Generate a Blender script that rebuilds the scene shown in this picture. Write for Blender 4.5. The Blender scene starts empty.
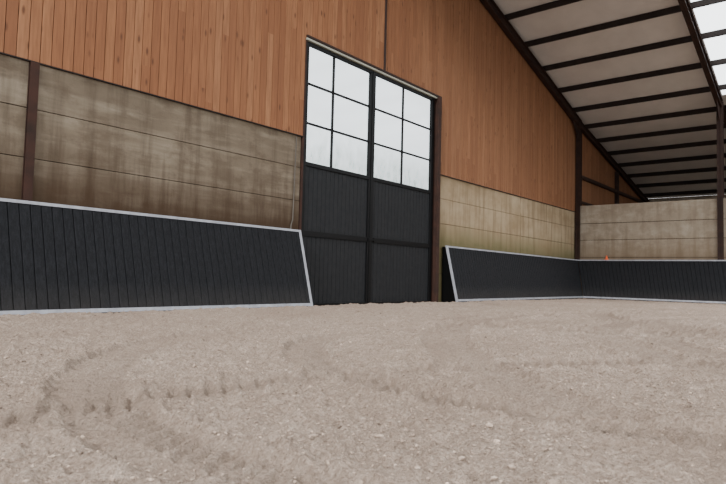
import bpy, numpy as np, math, random
from mathutils import Vector, Matrix
random.seed(4); rng=np.random.default_rng(7)
scene=bpy.context.scene
COL=scene.collection

# ------------------------------------------------------------------ helpers
class MB:
    """accumulates boxes / prisms into one mesh"""
    def __init__(s): s.v=[];s.f=[]
    def obox(s,o,a,b,c):
        o,a,b,c=map(Vector,(o,a,b,c));n=len(s.v)
        s.v+=[o,o+a,o+a+b,o+b,o+c,o+a+c,o+a+b+c,o+b+c]
        s.f+=[tuple(n+i for i in q) for q in [(0,3,2,1),(4,5,6,7),(0,1,5,4),(1,2,6,5),(2,3,7,6),(3,0,4,7)]]
    def box(s,x0,x1,y0,y1,z0,z1):
        s.obox((x0,y0,z0),(x1-x0,0,0),(0,y1-y0,0),(0,0,z1-z0))
    def hexa(s,pts):
        n=len(s.v);s.v+=[Vector(p) for p in pts]
        s.f+=[tuple(n+i for i in q) for q in [(0,3,2,1),(4,5,6,7),(0,1,5,4),(1,2,6,5),(2,3,7,6),(3,0,4,7)]]
    def obj(s,name,mat,parent=None,bevel=0,loc=None):
        me=bpy.data.meshes.new(name);me.from_pydata([tuple(v) for v in s.v],[],s.f)
        me.materials.append(mat)
        ob=bpy.data.objects.new(name,me);COL.objects.link(ob)
        if parent: ob.parent=parent
        if bevel:
            m=ob.modifiers.new("bevel",'BEVEL');m.width=bevel;m.segments=2;m.limit_method='ANGLE'
        return ob
def empty(name):
    e=bpy.data.objects.new(name,None);COL.objects.link(e);e.empty_display_size=.2;return e

class NT:
    def __init__(s,name):
        s.m=bpy.data.materials.new(name);s.m.use_nodes=True;s.t=s.m.node_tree
        s.b=s.t.nodes["Principled BSDF"];s.out=s.t.nodes["Material Output"]
    def n(s,typ,**k):
        nd=s.t.nodes.new(typ)
        for a,v in k.items():
            if a=='ins':
                for i,x in v.items():
                    if hasattr(x,'is_output'): s.t.links.new(x,nd.inputs[i])
                    else: nd.inputs[i].default_value=x
            else: setattr(nd,a,v)
        return nd
    def L(s,a,b): s.t.links.new(a,b)
    def pos(s,scale=(1,1,1)):
        g=s.n("ShaderNodeNewGeometry")
        m=s.n("ShaderNodeMapping",ins={0:g.outputs['Position'],3:scale});return m.outputs[0]
    def noise(s,vec,scale,detail=4,rough=.55):
        return s.n("ShaderNodeTexNoise",ins={'Vector':vec,'Scale':scale,'Detail':detail,'Roughness':rough}).outputs[0]
    def ramp(s,fac,stops):
        r=s.n("ShaderNodeValToRGB",ins={0:fac});e=r.color_ramp.elements
        while len(e)<len(stops): e.new(.5)
        for el,(p,c) in zip(e,stops): el.position=p;el.color=(*c,1) if len(c)==3 else c
        return r.outputs[0]
    def mix(s,f,a,b,mode='MIX'):
        nd=s.n("ShaderNodeMix",data_type='RGBA',blend_type=mode)
        for i,x in ((0,f),(6,a),(7,b)):
            if hasattr(x,'is_output'): s.L(x,nd.inputs[i])
            else: nd.inputs[i].default_value=x if i==0 else (*x,1)
        return nd.outputs[2]
    def math(s,op,a,b=0,c=0,clamp=False):
        nd=s.n("ShaderNodeMath",operation=op,use_clamp=clamp)
        for i,x in enumerate((a,b,c)):
            if hasattr(x,'is_output'): s.L(x,nd.inputs[i])
            else: nd.inputs[i].default_value=x
        return nd.outputs[0]
    def xyz(s):
        g=s.n("ShaderNodeNewGeometry");x=s.n("ShaderNodeSeparateXYZ",ins={0:g.outputs['Position']});return x.outputs
    def bump(s,h,strength=.3,dist=.01,prev=None):
        b=s.n("ShaderNodeBump",ins={'Strength':strength,'Distance':dist,'Height':h})
        if prev: s.L(prev,b.inputs['Normal'])
        s.L(b.outputs[0],s.b.inputs['Normal']);return b.outputs[0]
    def fin(s,col,rough=.8,metal=0,spec=.5):
        s.b.inputs['Specular IOR Level'].default_value=spec
        if hasattr(col,'is_output'): s.L(col,s.b.inputs['Base Color'])
        else: s.b.inputs['Base Color'].default_value=(*col,1)
        if hasattr(rough,'is_output'): s.L(rough,s.b.inputs['Roughness'])
        else: s.b.inputs['Roughness'].default_value=rough
        s.b.inputs['Metallic'].default_value=metal
        return s.m

# ------------------------------------------------------------------ materials
BW=.145
def mat_wood():
    t=NT("larch_cladding");x,y,z=t.xyz()
    idx=t.math('FLOOR',t.math('DIVIDE',x,BW))
    r0=t.n("ShaderNodeTexWhiteNoise",noise_dimensions='1D',ins={'W':idx}).outputs
    zz=t.math('FLOOR',t.math('ADD',t.math('DIVIDE',z,4.2),r0[0]))
    r1=t.n("ShaderNodeTexWhiteNoise",noise_dimensions='1D',ins={'W':t.math('ADD',idx,t.math('MULTIPLY',zz,37.3))}).outputs[0]
    cv=t.n("ShaderNodeCombineXYZ",ins={0:x,1:t.math('MULTIPLY',r1,31.),2:t.math('MULTIPLY',z,.07)}).outputs[0]
    gr=t.noise(cv,26,6,.6)
    cv2=t.n("ShaderNodeCombineXYZ",ins={0:x,1:t.math('MULTIPLY',r1,17.),2:t.math('MULTIPLY',z,.35)}).outputs[0]
    kn=t.n("ShaderNodeTexVoronoi",ins={'Vector':cv2,'Scale':6.5}).outputs[0]
    base=t.ramp(r1,[(0,(.255,.106,.049)),(.35,(.315,.138,.064)),(.7,(.355,.163,.077)),(1,(.41,.200,.099))])
    c=t.mix(t.ramp(gr,[(.35,(0,0,0)),(.7,(.75,.75,.75))]),base,(.170,.070,.033))
    c=t.mix(t.ramp(kn,[(.07,(.9,.9,.9)),(.18,(0,0,0))]),c,(.080,.031,.015))
    big=t.noise(t.pos((.35,1,.2)),1.2,3)
    c=t.mix(t.ramp(big,[(.35,(.4,.4,.4)),(.65,(0,0,0))]),c,(.21,.090,.045))
    rt=t.n("ShaderNodeMapRange",ins={0:x,1:9,2:14,3:0,4:.42}).outputs[0]
    c=t.mix(rt,c,(.165,.081,.042))
    t.bump(gr,.25,.004)
    return t.fin(c,.75,0,.25)
def mat_concrete(name,light=0,):
    t=NT(name);x,y,z=t.xyz()
    n1=t.noise(t.pos((.6,.6,1.0)),1.1,6,.62)
    n2=t.noise(t.pos((3.5,3.5,.35)),1.3,5,.6)
    n3=t.noise(t.pos(),38,3)
    A=(.130,.100,.070);B=(.215,.172,.124)
    if light: A=(.29,.237,.178);B=(.41,.352,.275)
    c=t.mix(t.ramp(n1,[(.33,(0,0,0)),(.68,(1,1,1))]),A,B)
    n5=t.noise(t.pos((.25,1,2.2)),2.0,5,.6)
    c=t.mix(t.ramp(n5,[(.46,(0,0,0)),(.66,(.75,.75,.75))]),c,(.32,.268,.202) if not light else (.48,.42,.335))
    n6=t.noise(t.pos((.5,1,.9)),2.6,5,.7)
    c=t.mix(t.ramp(n6,[(.48,(0,0,0)),(.62,(.6,.6,.6))]),c,(.098,.069,.046) if not light else (.26,.207,.155))
    c=t.mix(t.ramp(n2,[(.48,(0,0,0)),(.72,(.75,.75,.75))]),c,(.072,.051,.035) if not light else (.23,.18,.13))
    c=t.mix(t.math('MULTIPLY',n3,.35),c,(.12,.098,.073) if not light else (.27,.227,.178))
    lw=t.n("ShaderNodeMapRange",ins={0:t.math('ADD',z,t.math('MULTIPLY',n2,-.9)),1:1.0,2:1.85,3:.9,4:0}).outputs[0]
    c=t.mix(lw,c,(.050,.028,.015) if not light else (.19,.138,.09))
    if not light:
        s=t.n("ShaderNodeMapRange",ins={0:x,1:10,2:12,3:0,4:1}).outputs[0]
        pale=t.mix(t.ramp(n1,[(.33,(0,0,0)),(.68,(1,1,1))]),(.25,.18,.105),(.42,.335,.225))
        pale=t.mix(t.ramp(n2,[(.45,(0,0,0)),(.7,(.75,.75,.75))]),pale,(.17,.12,.07))
        al=t.n("ShaderNodeMapRange",ins={0:t.math('ADD',z,t.math('MULTIPLY',n1,-1.1)),1:.9,2:1.55,3:.8,4:0}).outputs[0]
        pale=t.mix(al,pale,(.105,.095,.038))
        c=t.mix(s,c,pale)
    t.bump(n3,.35,.006)
    return t.fin(c,.9,0,.2)
def mat_kick(name="kickboard_black"):
    t=NT(name);x,y,z=t.xyz()
    n=t.noise(t.pos((14,14,1.2)),3,5,.6)
    n7=t.noise(t.pos((60,60,5)),3,4,.7)
    d=t.noise(t.pos((1,1,1)),2.2,5,.65)
    c=t.mix(t.ramp(n,[(.42,(0,0,0)),(.75,(.7,.7,.7))]),(.0055,.0062,.0080),(.021,.022,.026))
    c=t.mix(t.ramp(n7,[(.5,(0,0,0)),(.7,(.45,.45,.45))]),c,(.040,.041,.045))
    dz=t.n("ShaderNodeMapRange",ins={0:z,1:0,2:.4,3:.12,4:0.0}).outputs[0]
    c=t.mix(t.math('MULTIPLY',dz,d),c,(.25,.22,.19))
    t.bump(n7,.5,.006)
    return t.fin(c,.78,0,.2)
def mat_plain(name,col,rough=.5,metal=0,var=.3,sc=6,col2=None,spec=.3):
    t=NT(name);n=t.noise(t.pos(),sc,5,.6)
    c2=col2 or tuple(v*(1-var) for v in col)
    c=t.mix(t.ramp(n,[(.35,(0,0,0)),(.7,(1,1,1))]),col,c2)
    t.bump(n,.1,.003)
    return t.fin(c,rough,metal,spec)
def mat_sand(name,clod=False):
    t=NT(name)
    n1=t.noise(t.pos((1,1,1)),.55,5,.6);n2=t.noise(t.pos(),9,6,.7);n3=t.noise(t.pos(),75,4,.7)
    n4=t.noise(t.pos(),240,2,.6)
    c=t.mix(t.ramp(n1,[(.35,(0,0,0)),(.65,(1,1,1))]),(.43,.337,.270),(.53,.427,.350))
    c=t.mix(t.ramp(n2,[(.38,(.6,.6,.6)),(.6,(0,0,0))]),c,(.325,.243,.190))
    c=t.mix(t.ramp(n3,[(.36,(.8,.8,.8)),(.54,(0,0,0))]),c,(.235,.172,.132))
    c=t.mix(t.ramp(n3,[(.60,(0,0,0)),(.70,(.5,.5,.5))]),c,(.74,.655,.57))
    if clod:
        a=t.n("ShaderNodeAttribute",attribute_name="tone").outputs['Color']
        c=t.mix(1.0,c,a,'MULTIPLY')
    else:
        a=t.n("ShaderNodeAttribute",attribute_name="packed").outputs['Fac']
        c=t.mix(t.math('MULTIPLY',a,.42),c,(.30,.230,.182))
        h=t.math('ADD',t.math('MULTIPLY',n2,.9),n3)
        b=t.bump(h,.9,.03)
        t.bump(n4,.6,.006,b)
    return t.fin(c,.95,0,.15)

M_wood=mat_wood();M_conc=mat_concrete("precast_concrete_weathered");M_conc2=mat_concrete("precast_concrete_pale",1)
M_kick=mat_kick();M_trim=mat_plain("galvanised_trim",(.38,.39,.43),.5,.2,.3,9)
M_steel=mat_plain("rusty_brown_steel",(.024,.013,.011),.65,.1,.4,5,(.045,.021,.014))
M_rust=mat_plain("rust_red_steel",(.050,.021,.014),.75,.1,.4,4,(.022,.012,.009))
M_purl=mat_plain("dark_purlin_timber",(.022,.014,.012),.7,0,.4,3)
M_door=mat_plain("door_black_boards",(.0085,.0095,.0115),.6,0,.3,8,(.015,.016,.018),.25)
M_blk=mat_plain("door_black_steel",(.0025,.0025,.003),.5,.0,.2,6,None,.2)
M_white=mat_plain("pale_lintel_trim",(.40,.40,.33),.5,0,.2)
M_ceil=mat_plain("fibre_cement_roof_sheet",(.62,.60,.575),.85,0,.12,1.2)
M_back=mat_plain("dark_backing",(.012,.006,.004),.9)
M_gap=mat_plain("black_backing",(.002,.002,.002),.9,spec=.1)
M_joint=mat_plain("panel_joint_mortar",(.06,.044,.030),.9,spec=.1)
M_sand=mat_sand("arena_sand");M_clod=mat_sand("arena_sand_clods",True)
M_orange=mat_plain("orange_plastic",(.85,.13,.03),.45,0,.1)
M_cable=mat_plain("grey_conduit",(.10,.085,.07),.5)

def mat_glass():
    t=NT("door_glazing");t.t.nodes.remove(t.b);x,y,z=t.xyz()
    n=t.noise(t.pos((2.5,1,1.2)),2.2,6,.7)
    m=t.n("ShaderNodeMapRange",ins={0:t.math('ADD',z,t.math('MULTIPLY',n,-.6)),1:2.55,2:3.3,3:.7,4:0}).outputs[0]
    col=t.mix(t.math('MULTIPLY',m,t.ramp(n,[(.30,(0,0,0)),(.65,(1,1,1))])),(.96,.98,.99),(.62,.67,.64))
    tr=t.n("ShaderNodeBsdfTransparent",ins={0:col})
    gl=t.n("ShaderNodeBsdfGlossy",ins={'Roughness':.1})
    mx=t.n("ShaderNodeMixShader",ins={0:.04,1:tr.outputs[0],2:gl.outputs[0]})
    t.L(mx.outputs[0],t.out.inputs[0]);return t.m
M_glass=mat_glass()
def mat_sky():
    t=NT("emissive_skylight_sheet")
    t.b.inputs['Emission Color'].default_value=(.92,.97,1,1);t.b.inputs['Emission Strength'].default_value=4  # emission stands in for sky light coming through the sheet
    return t.fin((.8,.82,.85),.4)
M_skyl=mat_sky()

# ------------------------------------------------------------------ dimensions
XC=23.08; XL=-7; DX0,DX1,DZ=8.30,13.08,5.2
def zr(x):   # underside of rafters
    return 6.5-.262*(x-XC) if x<XC else 6.5-.195*(x-XC)

# ------------------------------------------------------------------ wall_back (gable)
wb=empty("wall_back")
b=MB()
JZ=[-.3,.68,1.32,1.98,2.63,3.25]
bays=[-7,-1.7,3.28,8.22];bays2=[13.12,18.2,XC,28,33.4]
for bs in (bays,bays2):
    for i in range(len(bs)-1):
        for j in range(len(JZ)-1):
            y=rng.uniform(-.006,.006)
            b.box(bs[i]+.006,bs[i+1]-.006,0+y,.14,JZ[j]+.004,JZ[j+1]-.004)
o=b.obj("concrete_panels",M_conc,wb,.006)
b=MB()
b.box(-7,8.3,.03,.2,-.3,3.25);b.box(13.1,33.4,.03,.2,-.3,3.25)
b.obj("concrete_core",M_joint,wb)
b=MB();i=math.floor(-7/BW)
while i*BW<33.2:
    x0=i*BW+.004;x1=(i+1)*BW-.004;z0=3.25
    xm=(x0+x1)/2
    if DX0-.05<xm<DX1+.0: z0=DZ+.06
    ztop=min(zr(x1),zr(x0))+.45 if x1>7 else zr(7)+.4
    yy=rng.uniform(-.004,.003)
    b.hexa([(x0,-.03+yy,z0),(x1,-.03+yy,z0),(x1,.0,z0),(x0,.0,z0),(x0,-.03+yy,ztop),(x1,-.03+yy,ztop),(x1,.0,ztop),(x0,.0,ztop)])
    i+=1
b.obj("wood_cladding",M_wood,wb,.004)
b=MB()
def back(x0,x1,z0):
    b.hexa([(x0,.0,z0),(x1,.0,z0),(x1,.12,z0),(x0,.12,z0),(x0,.0,zr(max(x0,7))+.44),(x1,.0,zr(max(x1,7))+.44),(x1,.12,zr(max(x1,7))+.44),(x0,.12,zr(max(x0,7))+.44)])
back(-7,7,3.26);back(7,DX0,3.26);back(DX0,DX1,DZ+.07);back(DX1,XC,3.26);back(XC,33.3,3.26)
b.obj("cladding_backing",M_back,wb)
b=MB()
b.box(10.74,10.80,-.055,-.03,DZ+.07,9.6)
b.box(DX0-.06,DX1+.05,-.07,.02,DZ+.02,DZ+.06)
o=b.obj("cladding_cover_strip",M_steel,wb)
b=MB();b.box(-7,DX0-.05,-.036,.02,3.235,3.25);b.box(DX1+.1,33.2,-.036,.02,3.235,3.25)
b.obj("drip_batten",M_purl,wb)
b=MB()
b.box(23.2,33,-.16,-.035,4.58,4.70);b.box(23.2,33,-.14,-.035,3.62,3.70);b.box(27.9,28.08,-.18,-.035,3.25,zr(28))
b.obj("lean_to_rails",M_steel,wb)

# ------------------------------------------------------------------ wall_right (side)
wr=empty("wall_right")
b=MB();JZ2=[-.3,.85,1.5,2.15,2.78,3.48]
ys=[.0,-4.88,-9.8,-14.7]
for i in range(3):
    for j in range(len(JZ2)-1):
        x=rng.uniform(-.008,.008)
        b.box(XC+.03+x,XC+.17,ys[i+1]+.006,ys[i]-.006,JZ2[j]+.007,JZ2[j+1]-.007)
b.obj("concrete_panels",M_conc2,wr,.01)
b=MB();b.box(XC+.06,XC+.14,-14.7,0,-.3,3.47);b.obj("concrete_core",M_joint,wr)
b=MB()
for j in range(8): b.box(33.25,33.4,-14.7,-.02,-.3+j*.655,-.3+(j+1)*.655-.008)
b.obj("wall_side_aisle",M_conc2)

# ------------------------------------------------------------------ steel frames
def ibeam(mb,p,q,h,w,tf=.02,tw=.015,flip=0):
    p,q=Vector(p),Vector(q);d=q-p;u=Vector((-d.z,0,d.x)).normalized()
    if u.z<0:u=-u
    Y=Vector((0,w,0))
    mb.obox(p-Y/2,d,Y,u*tf);mb.obox(p-Y/2+u*(h-tf),d,Y,u*tf)
    mb.obox(p-Vector((0,tw/2,0)),d,Vector((0,tw,0)),u*h)
def column(mb,x,y,z1,h=.2,w=.16,z0=-.3,tf=.016,tw=.012):
    mb.box(x-h/2,x-h/2+tf,y-w/2,y+w/2,z0,z1);mb.box(x+h/2-tf,x+h/2,y-w/2,y+w/2,z0,z1)
    mb.box(x-h/2,x+h/2,y-tw/2,y+tw/2,z0,z1)
for k,y in enumerate((-.14,-4.88,-9.8)):
    f=empty("steel_portal_frame")
    b=MB()
    ibeam(b,(7,y,zr(7)),(XC,y,zr(XC)),.30,.16)
    b.obj("rafter",M_steel,f)
    b=MB();ibeam(b,(XC,y,zr(XC)+.04),(33.2,y,zr(33.2)+.04),.24,.13);b.obj("lean_to_rafter",M_steel,f)
    b=MB();column(b,XC+.0-.02,y,zr(XC)+.25,.2,.18)
    b.hexa([(XC-.12,y-.008,zr(XC)-.45),(XC-.10,y-.008,zr(XC)-.45),(XC-.10,y+.008,zr(XC)-.45),(XC-.12,y+.008,zr(XC)-.45),
            (XC-.75,y-.008,zr(XC-.75)+.02),(XC-.10,y-.008,zr(XC)+.05),(XC-.10,y+.008,zr(XC)+.05),(XC-.75,y+.008,zr(XC-.75)+.02)])
    b.obj("column",M_steel,f)
for x,m,zt in ((3.27,M_rust,3.23),(-1.7,M_rust,3.23)):
    b=MB();b.box(x-.055,x+.055,-.065,-.05,-.2,zt);b.box(x-.008,x+.008,-.05,.02,-.2,zt);b.box(x-.055,x+.055,-.012,.0,-.2,zt)
    b.obj("steel_post",m,wb)
# ------------------------------------------------------------------ roof
b=MB()
for x0,x1,y0,y1 in ((7,XC,-4.95,.25),(XC,33.4,-14.7,.25),(7,14.,-14.7,-4.95)):
    b.hexa([(x0,y0,zr(x0)+.47),(x1,y0,zr(x1)+.47),(x1,y1,zr(x1)+.47),(x0,y1,zr(x0)+.47),(x0,y0,zr(x0)+.52),(x1,y0,zr(x1)+.52),(x1,y1,zr(x1)+.52),(x0,y1,zr(x0)+.52)])
ceil=b.obj("ceiling",M_ceil)
b=MB();x0,x1,y0,y1=14.,XC,-14.7,-4.95
b.hexa([(x0,y0,zr(x0)+.47),(x1,y0,zr(x1)+.47),(x1,y1,zr(x1)+.47),(x0,y1,zr(x0)+.47),(x0,y0,zr(x0)+.50),(x1,y0,zr(x1)+.50),(x1,y1,zr(x1)+.50),(x0,y1,zr(x0)+.50)])
b.obj("skylight_panel",M_skyl,ceil)
b=MB();x=23.9-1.45*11
while x<33:
    z=zr(x)+.30
    b.box(x-.035,x+.035,-14.6,-.0,z,z+.17);x+=1.45
b.obj("roof_purlins",M_purl,ceil)

# ------------------------------------------------------------------ kickboards
KH=1.40
def kick(name,run0,run1,conv,ends):
    e=empty(name)
    b=MB();W=.135;n=int(round((run1[0]-run0[0])/W))
    def rr(t,i):
        a=run0[1]+(run0[0]-run0[1])*t;c=run1[1]+(run1[0]-run1[1])*t
        return a+(c-a)*i
    g=.0035/W/n
    for i in range(n):
        a=i/n+g;c=(i+1)/n-g;pts=[]
        th=.035+rng.uniform(-.003,.001)
        for t in (0,1):
            off=.5+(.16-.5)*t;z=-.05+(KH-.0+.05)*t
            pts+= [conv(rr(t,a),off,z),conv(rr(t,c),off,z),conv(rr(t,c),off-th,z),conv(rr(t,a),off-th,z)]
        b.hexa(pts)
    b.obj("boards",M_kick,e,.008)
    def strip(t0,t1,out,inn,i0=0,i1=1):
        pts=[]
        for t in (t0,t1):
            off=.5+(.16-.5)*t;z=-.05+(KH+.05)*t
            pts+=[conv(rr(t,i0),off+out,z),conv(rr(t,i1),off+out,z),conv(rr(t,i1),off-inn,z),conv(rr(t,i0),off-inn,z)]
        return pts
    b=MB();b.hexa(strip(.975,1.004,.008,.05));b.hexa(strip(.025,.062,.008,.04))
    ln=(run1[0]-run0[0])
    for w in ends:
        if w==0:b.hexa(strip(.0,1.,.010,.04,-.0001,.055/ln))
        else:b.hexa(strip(.0,1.,.010,.04,1-.055/ln,1.0001))
    b.obj("metal_edging",M_trim,e,.003)
    b=MB();b.hexa(strip(0,.985,-.036,.05))
    for w in ends:
        r=rr(1,0)+.02 if w==0 else rr(1,1)-.06
        b.hexa([conv(r,.46,-.05),conv(r+.04,.46,-.05),conv(r+.04,.02,-.05),conv(r,.02,-.05),conv(r,.12,KH-.02),conv(r+.04,.12,KH-.02),conv(r+.04,.02,KH-.02),conv(r,.02,KH-.02)])
    b.obj("backing_frame",M_gap,e)
    return e
kick("kickboard",(-7,-7),(8.12,8.17),lambda r,o,z:(r,-o,z),[1])
kick("kickboard",(13.42,13.42),(XC-.15,XC-.49),lambda r,o,z:(r,-o,z),[0])
kick("kickboard",(.17,.51),(14.5,14.5),lambda r,o,z:(XC-o+.01,-r,z),[])

# ------------------------------------------------------------------ door_1
d=empty("door_1")
Y0=.02
b=MB();W=.125
for a,c in ((8.36,10.36),(10.48,12.90)):
    for z0,z1 in ((-.2,1.33),(1.41,2.70)):
        n=int(round((c-a)/W));w=(c-a)/n
        for i in range(n): b.box(a+i*w+.003,a+(i+1)*w-.003,Y0,Y0+.03,z0,z1)
b.obj("boards",M_door,d,.004)
b=MB()
for x0,x1 in ((8.27,8.36),(10.33,10.41),(10.43,10.51),(12.84,12.96)): b.box(x0,x1,Y0-.03,Y0+.04,-.2,5.16)
for x in (9.13,11.62): b.box(x-.022,x+.022,Y0-.01,Y0+.03,2.74,5.16)
for a,c in ((8.3,10.4),(10.44,12.9)):
    for z,h in ((-.05,.10),(1.37,.11),(2.735,.08),(5.13,.06)): b.box(a,c,Y0-.028,Y0+.04,z-h/2,z+h/2)
    for z in (3.55,4.34): b.box(a,c,Y0-.01,Y0+.03,z-.02,z+.02)
b.box(10.39,10.46,Y0-.045,Y0-.0,-.2,5.15)
b.box(8.3,12.94,Y0+.045,Y0+.06,-.2,2.70)
b.obj("steel_frame",M_blk,d,.003)
b=MB();b.box(8.33,12.9,Y0+.012,Y0+.018,2.77,5.12);b.obj("glazing",M_glass,d)
b=MB();b.box(8.24,13.0,-.06,.06,5.165,5.205)
b.obj("head_trim",M_white,d)
b=MB();b.box(8.225,8.27,-.03,.06,-.2,5.2);b.obj("side_jamb",M_rust,d)
b=MB();b.box(10.34,10.56,Y0-.065,Y0-.045,1.35,1.39);b.box(10.34,10.36,Y0-.06,Y0-.02,1.33,1.41);b.box(10.54,10.56,Y0-.06,Y0-.02,1.33,1.41)
b.obj("latch",M_blk,d,.004)
b=MB();b.box(12.97,13.10,-.14,-.125,-.2,5.22);b.box(12.97,13.14,.0,.015,-.2,5.22);b.box(13.03,13.045,-.13,.01,-.2,5.22)
b.obj("steel_post",M_rust,wb)

# small items --------------------------------------------------------
cu=bpy.data.curves.new("conduit_pipe",'CURVE');cu.dimensions='3D';sp=cu.splines.new('POLY')
pts=[(8.06,-.03,3.2),(8.04,-.03,2.2),(8.03,-.03,1.6),(7.98,-.04,1.5),(7.97,-.05,1.35)]
sp.points.add(len(pts)-1)
for p,q in zip(sp.points,pts):p.co=(*q,1)
cu.bevel_depth=.012;cu.materials.append(M_cable);o=bpy.data.objects.new("conduit_pipe",cu);COL.objects.link(o)
import bmesh
def cone(loc):
    bm=bmesh.new()
    prof=[(.0,.15),(.012,.15),(.018,.14),(.045,.03),(.05,.018)]
    S=20;rings=[]
    for r,z in prof[1:]:
        rings.append([bm.verts.new((r*math.cos(2*math.pi*i/S),r*math.sin(2*math.pi*i/S),z)) for i in range(S)])
    for a,c in zip(rings,rings[1:]):
        for i in range(S): bm.faces.new((a[i],a[(i+1)%S],c[(i+1)%S],c[i]))
    bm.faces.new(rings[0][::-1])
    bmesh.ops.create_cube(bm,size=1,matrix=Matrix.Translation((0,0,.009))@Matrix.Diagonal((.12,.12,.018,1)))
    me=bpy.data.meshes.new("traffic_cone");bm.to_mesh(me);bm.free();me.materials.append(M_orange)
    o=bpy.data.objects.new("traffic_cone",me);COL.objects.link(o);o.location=loc
cone((XC-.125,-1.22,1.408))

# ------------------------------------------------------------------ floor (sand)
def lattice(seed):
    r=np.random.default_rng(seed);return r.random((256,256))
def vnoise(X,Y,scale,seed):
    G=lattice(seed);x=X*scale+57.3;y=Y*scale+91.7
    xi=np.floor(x).astype(int);yi=np.floor(y).astype(int);fx=x-xi;fy=y-yi
    fx=fx*fx*(3-2*fx);fy=fy*fy*(3-2*fy)
    a=G[xi%256,yi%256];b_=G[(xi+1)%256,yi%256];c=G[xi%256,(yi+1)%256];d_=G[(xi+1)%256,(yi+1)%256]
    return (a*(1-fx)+b_*fx)*(1-fy)+(c*(1-fx)+d_*fx)*fy-.5
TR=((4.45,-6.95,3.35,.15,0),(4.9,-7.0,2.5,.13,1),(9.,-12.2,8.0,.18,2),(9.,-12.2,6.4,.18,3),(1.2,-11.5,5.6,.16,4),(14,-3.2,1.9,.2,5),(8.2,-5.2,1.5,.16,6),(7.2,-8.6,1.9,.15,7),(12.5,-9.5,5.0,.2,8))
def height(X,Y,full=False):
    wx=X+.15*vnoise(X,Y,2,31);wy=Y+.15*vnoise(X,Y,2,32)
    h=.03*vnoise(X,Y,.35,1)+.014*vnoise(wx,wy,1.3,2)+.021*vnoise(wx,wy,3.7,3)
    h+=.024*vnoise(wx,wy,9,4)
    c2=vnoise(wx,wy,21,5);h+=.020*c2+.022*np.maximum(c2,0)
    c3=vnoise(X,Y,47,6);h+=.013*c3+.013*np.maximum(c3,0)
    h+=.008*vnoise(X,Y,95,7)
    # fine parallel harrow lines following the long side, fading in and out
    hm=np.clip(.35+2*vnoise(X,Y,.45,60),0,1)
    h+=hm*.006*np.sin((wy+.12*X+.3*np.sin(X*.35))*2*np.pi/.14)
    tr=np.zeros_like(X);cover=np.zeros_like(X)
    for cx,cy,r,w,ph in TR:
        dx=X-cx;dy=Y-cy;R=np.hypot(dx,dy);A=np.arctan2(dy,dx);t=(R-r)/w
        m=np.clip(1.25-np.abs(t),0,1);m=np.minimum(m*4,1)
        lug=np.sin((A*r/.095+np.abs(t)*.9+(t>0)*.5)*2*np.pi)
        fade=np.clip(1.0+1.5*vnoise(X,Y,.9,40+ph),0,1)
        berm=np.exp(-((np.abs(t)-1.35)/.20)**2)*.022
        tr+=fade*(m*(-.018+.0135*np.clip(lug*2.2,-1,1))+berm);cover=np.maximum(cover,m*fade)
    far=np.clip((X-12)/8,0,1)
    H=(h*(1-.80*cover)+tr)*(1-.3*far)-.015-.03*far
    return (H,cover*np.ones_like(X)) if full else H
def steps(a,b,c,s0,g1,g0):
    out=[c];p=c
    while p<b: p+=s0+g1*abs(p-c);out.append(min(p,b))
    p=c;lo=[]
    while p>a: p-=s0+g0*abs(p-c);lo.append(max(p,a))
    return np.array(lo[::-1]+out)
xs=steps(-6.9,33.0,1.2,.009,.005,.02);ysn=steps(-14.5,.0,-6.9,.009,.004,.03)
X,Y=np.meshgrid(xs,ysn,indexing='ij');Z,PK=height(X,Y,True)
Z=np.where(Y>-.5,-.05,Z)
Z=np.where(X>XC-.45,-.03,Z)
nx,ny=X.shape
co=np.stack([X,Y,Z],-1).reshape(-1,3)
ii,jj=np.meshgrid(np.arange(nx-1),np.arange(ny-1),indexing='ij');a=(ii*ny+jj).ravel()
F=np.stack([a,a+ny,a+ny+1,a+1],-1)
def npmesh(name,co,F,mat,smooth=True):
    me=bpy.data.meshes.new(name);k=F.shape[1]
    me.vertices.add(len(co));me.vertices.foreach_set("co",co.astype(np.float32).ravel())
    me.loops.add(F.size);me.loops.foreach_set("vertex_index",F.astype(np.int32).ravel())
    me.polygons.add(len(F));me.polygons.foreach_set("loop_start",np.arange(0,F.size,k,dtype=np.int32))
    me.polygons.foreach_set("use_smooth",np.full(len(F),smooth));me.update(calc_edges=True);me.validate()
    me.materials.append(mat);o=bpy.data.objects.new(name,me);COL.objects.link(o);return o
floor=npmesh("floor",co,F,M_sand)
at=floor.data.attributes.new("packed",'FLOAT','POINT');at.data.foreach_set("value",PK.astype(np.float32).ravel())
print("floor verts",len(co))
bm=bmesh.new();bmesh.ops.create_icosphere(bm,subdivisions=1,radius=1);bm.verts.ensure_lookup_table()
iv=np.array([v.co[:] for v in bm.verts]);fi=np.array([[v.index for v in f.verts] for f in bm.faces]);bm.free()
N1,N2=36000,14000
px=np.concatenate([rng.uniform(-.5,6,N1),rng.uniform(0,22.3,N2)]);py=np.concatenate([rng.uniform(-8.2,-4,N1),rng.uniform(-8.2,-.6,N2)])
N=N1+N2
s=.0018+.0040*rng.random(N)**2+.005*(rng.random(N)**16);s[N1:]*=1.7
pz,pk=height(px,py,True);pz=pz+s*.3
s=s*(1-.5*pk)
ang=rng.uniform(0,2*np.pi,N);sc=np.stack([s*rng.uniform(.8,1.7,N),s*rng.uniform(.6,1.2,N),s*rng.uniform(.5,.9,N)],-1)
V=iv[None]*(1+rng.uniform(-.28,.28,(N,12,1)))*sc[:,None,:]
ca,sa=np.cos(ang)[:,None],np.sin(ang)[:,None]
V=np.stack([V[...,0]*ca-V[...,1]*sa,V[...,0]*sa+V[...,1]*ca,V[...,2]],-1)+np.stack([px,py,pz],-1)[:,None,:]
FF=(fi[None]+np.arange(N)[:,None,None]*12).reshape(-1,3)
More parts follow.
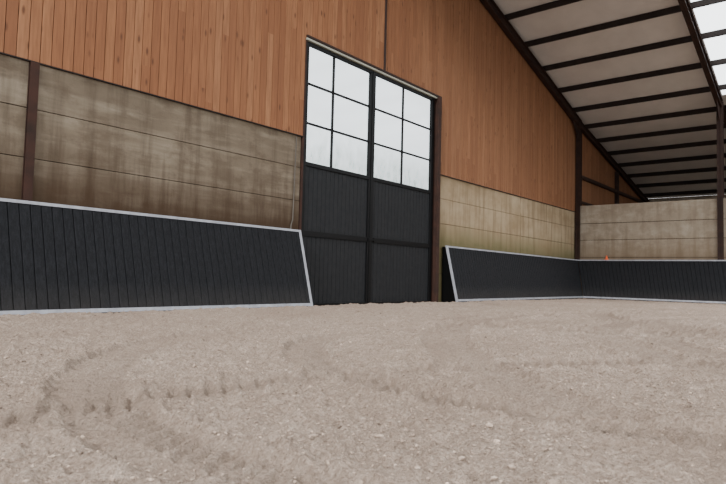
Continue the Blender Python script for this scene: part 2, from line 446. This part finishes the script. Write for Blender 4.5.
cl=npmesh("sand_clods",V.reshape(-1,3),FF,M_clod,False);cl.parent=floor
tone=rng.uniform(.72,1.15,N);w=rng.random(N)<.03;tone[w]=1.5;dk=rng.random(N)<.08;tone[dk]=.48
tc=np.ones((N,12,4));tc[...,:3]=tone[:,None,None]
at=cl.data.color_attributes.new("tone",'FLOAT_COLOR','POINT');at.data.foreach_set("color",tc.ravel())

# ------------------------------------------------------------------ light
w=bpy.data.worlds.new("overcast_sky");scene.world=w;w.use_nodes=True;nt=w.node_tree
bg=nt.nodes["Background"]
tc_=nt.nodes.new("ShaderNodeTexCoord");sx=nt.nodes.new("ShaderNodeSeparateXYZ");rp=nt.nodes.new("ShaderNodeMapRange")
nt.links.new(tc_.outputs['Generated'],sx.inputs[0]);nt.links.new(sx.outputs[2],rp.inputs[0])
rp.inputs[1].default_value=-.1;rp.inputs[2].default_value=.2;rp.inputs[3].default_value=.4;rp.inputs[4].default_value=2.2
nt.links.new(rp.outputs[0],bg.inputs[1]);bg.inputs[0].default_value=(.96,.985,1.0,1)
sl=bpy.data.lights.new("soft_daylight",'SUN');sl.energy=3.2;sl.angle=math.radians(14);sl.color=(1,.985,.97)
so=bpy.data.objects.new("soft_daylight",sl);COL.objects.link(so)
so.rotation_euler=Vector((-.72,-.20,.50)).to_track_quat('Z','Y').to_euler()

# ------------------------------------------------------------------ camera
f,yaw,pit,rol,h=604.38,.6831,.0575,-.0254,.5495
Fv=Vector((math.cos(yaw)*math.cos(pit),math.sin(yaw)*math.cos(pit),math.sin(pit)))
R=Vector((math.sin(yaw),-math.cos(yaw),0));U=R.cross(Fv)
R2=R*math.cos(rol)-U*math.sin(rol);U2=U*math.cos(rol)+R*math.sin(rol)
cam=bpy.data.cameras.new("camera");cam.sensor_width=36;cam.lens=f/726*36
co_=bpy.data.objects.new("camera",cam);COL.objects.link(co_)
m=Matrix((R2,U2,-Fv)).transposed().to_4x4();m.translation=Vector((0,-8.3,h));co_.matrix_world=m
cam.dof.use_dof=True;cam.dof.focus_distance=9;cam.dof.aperture_fstop=7;cam.clip_start=.05
scene.camera=co_
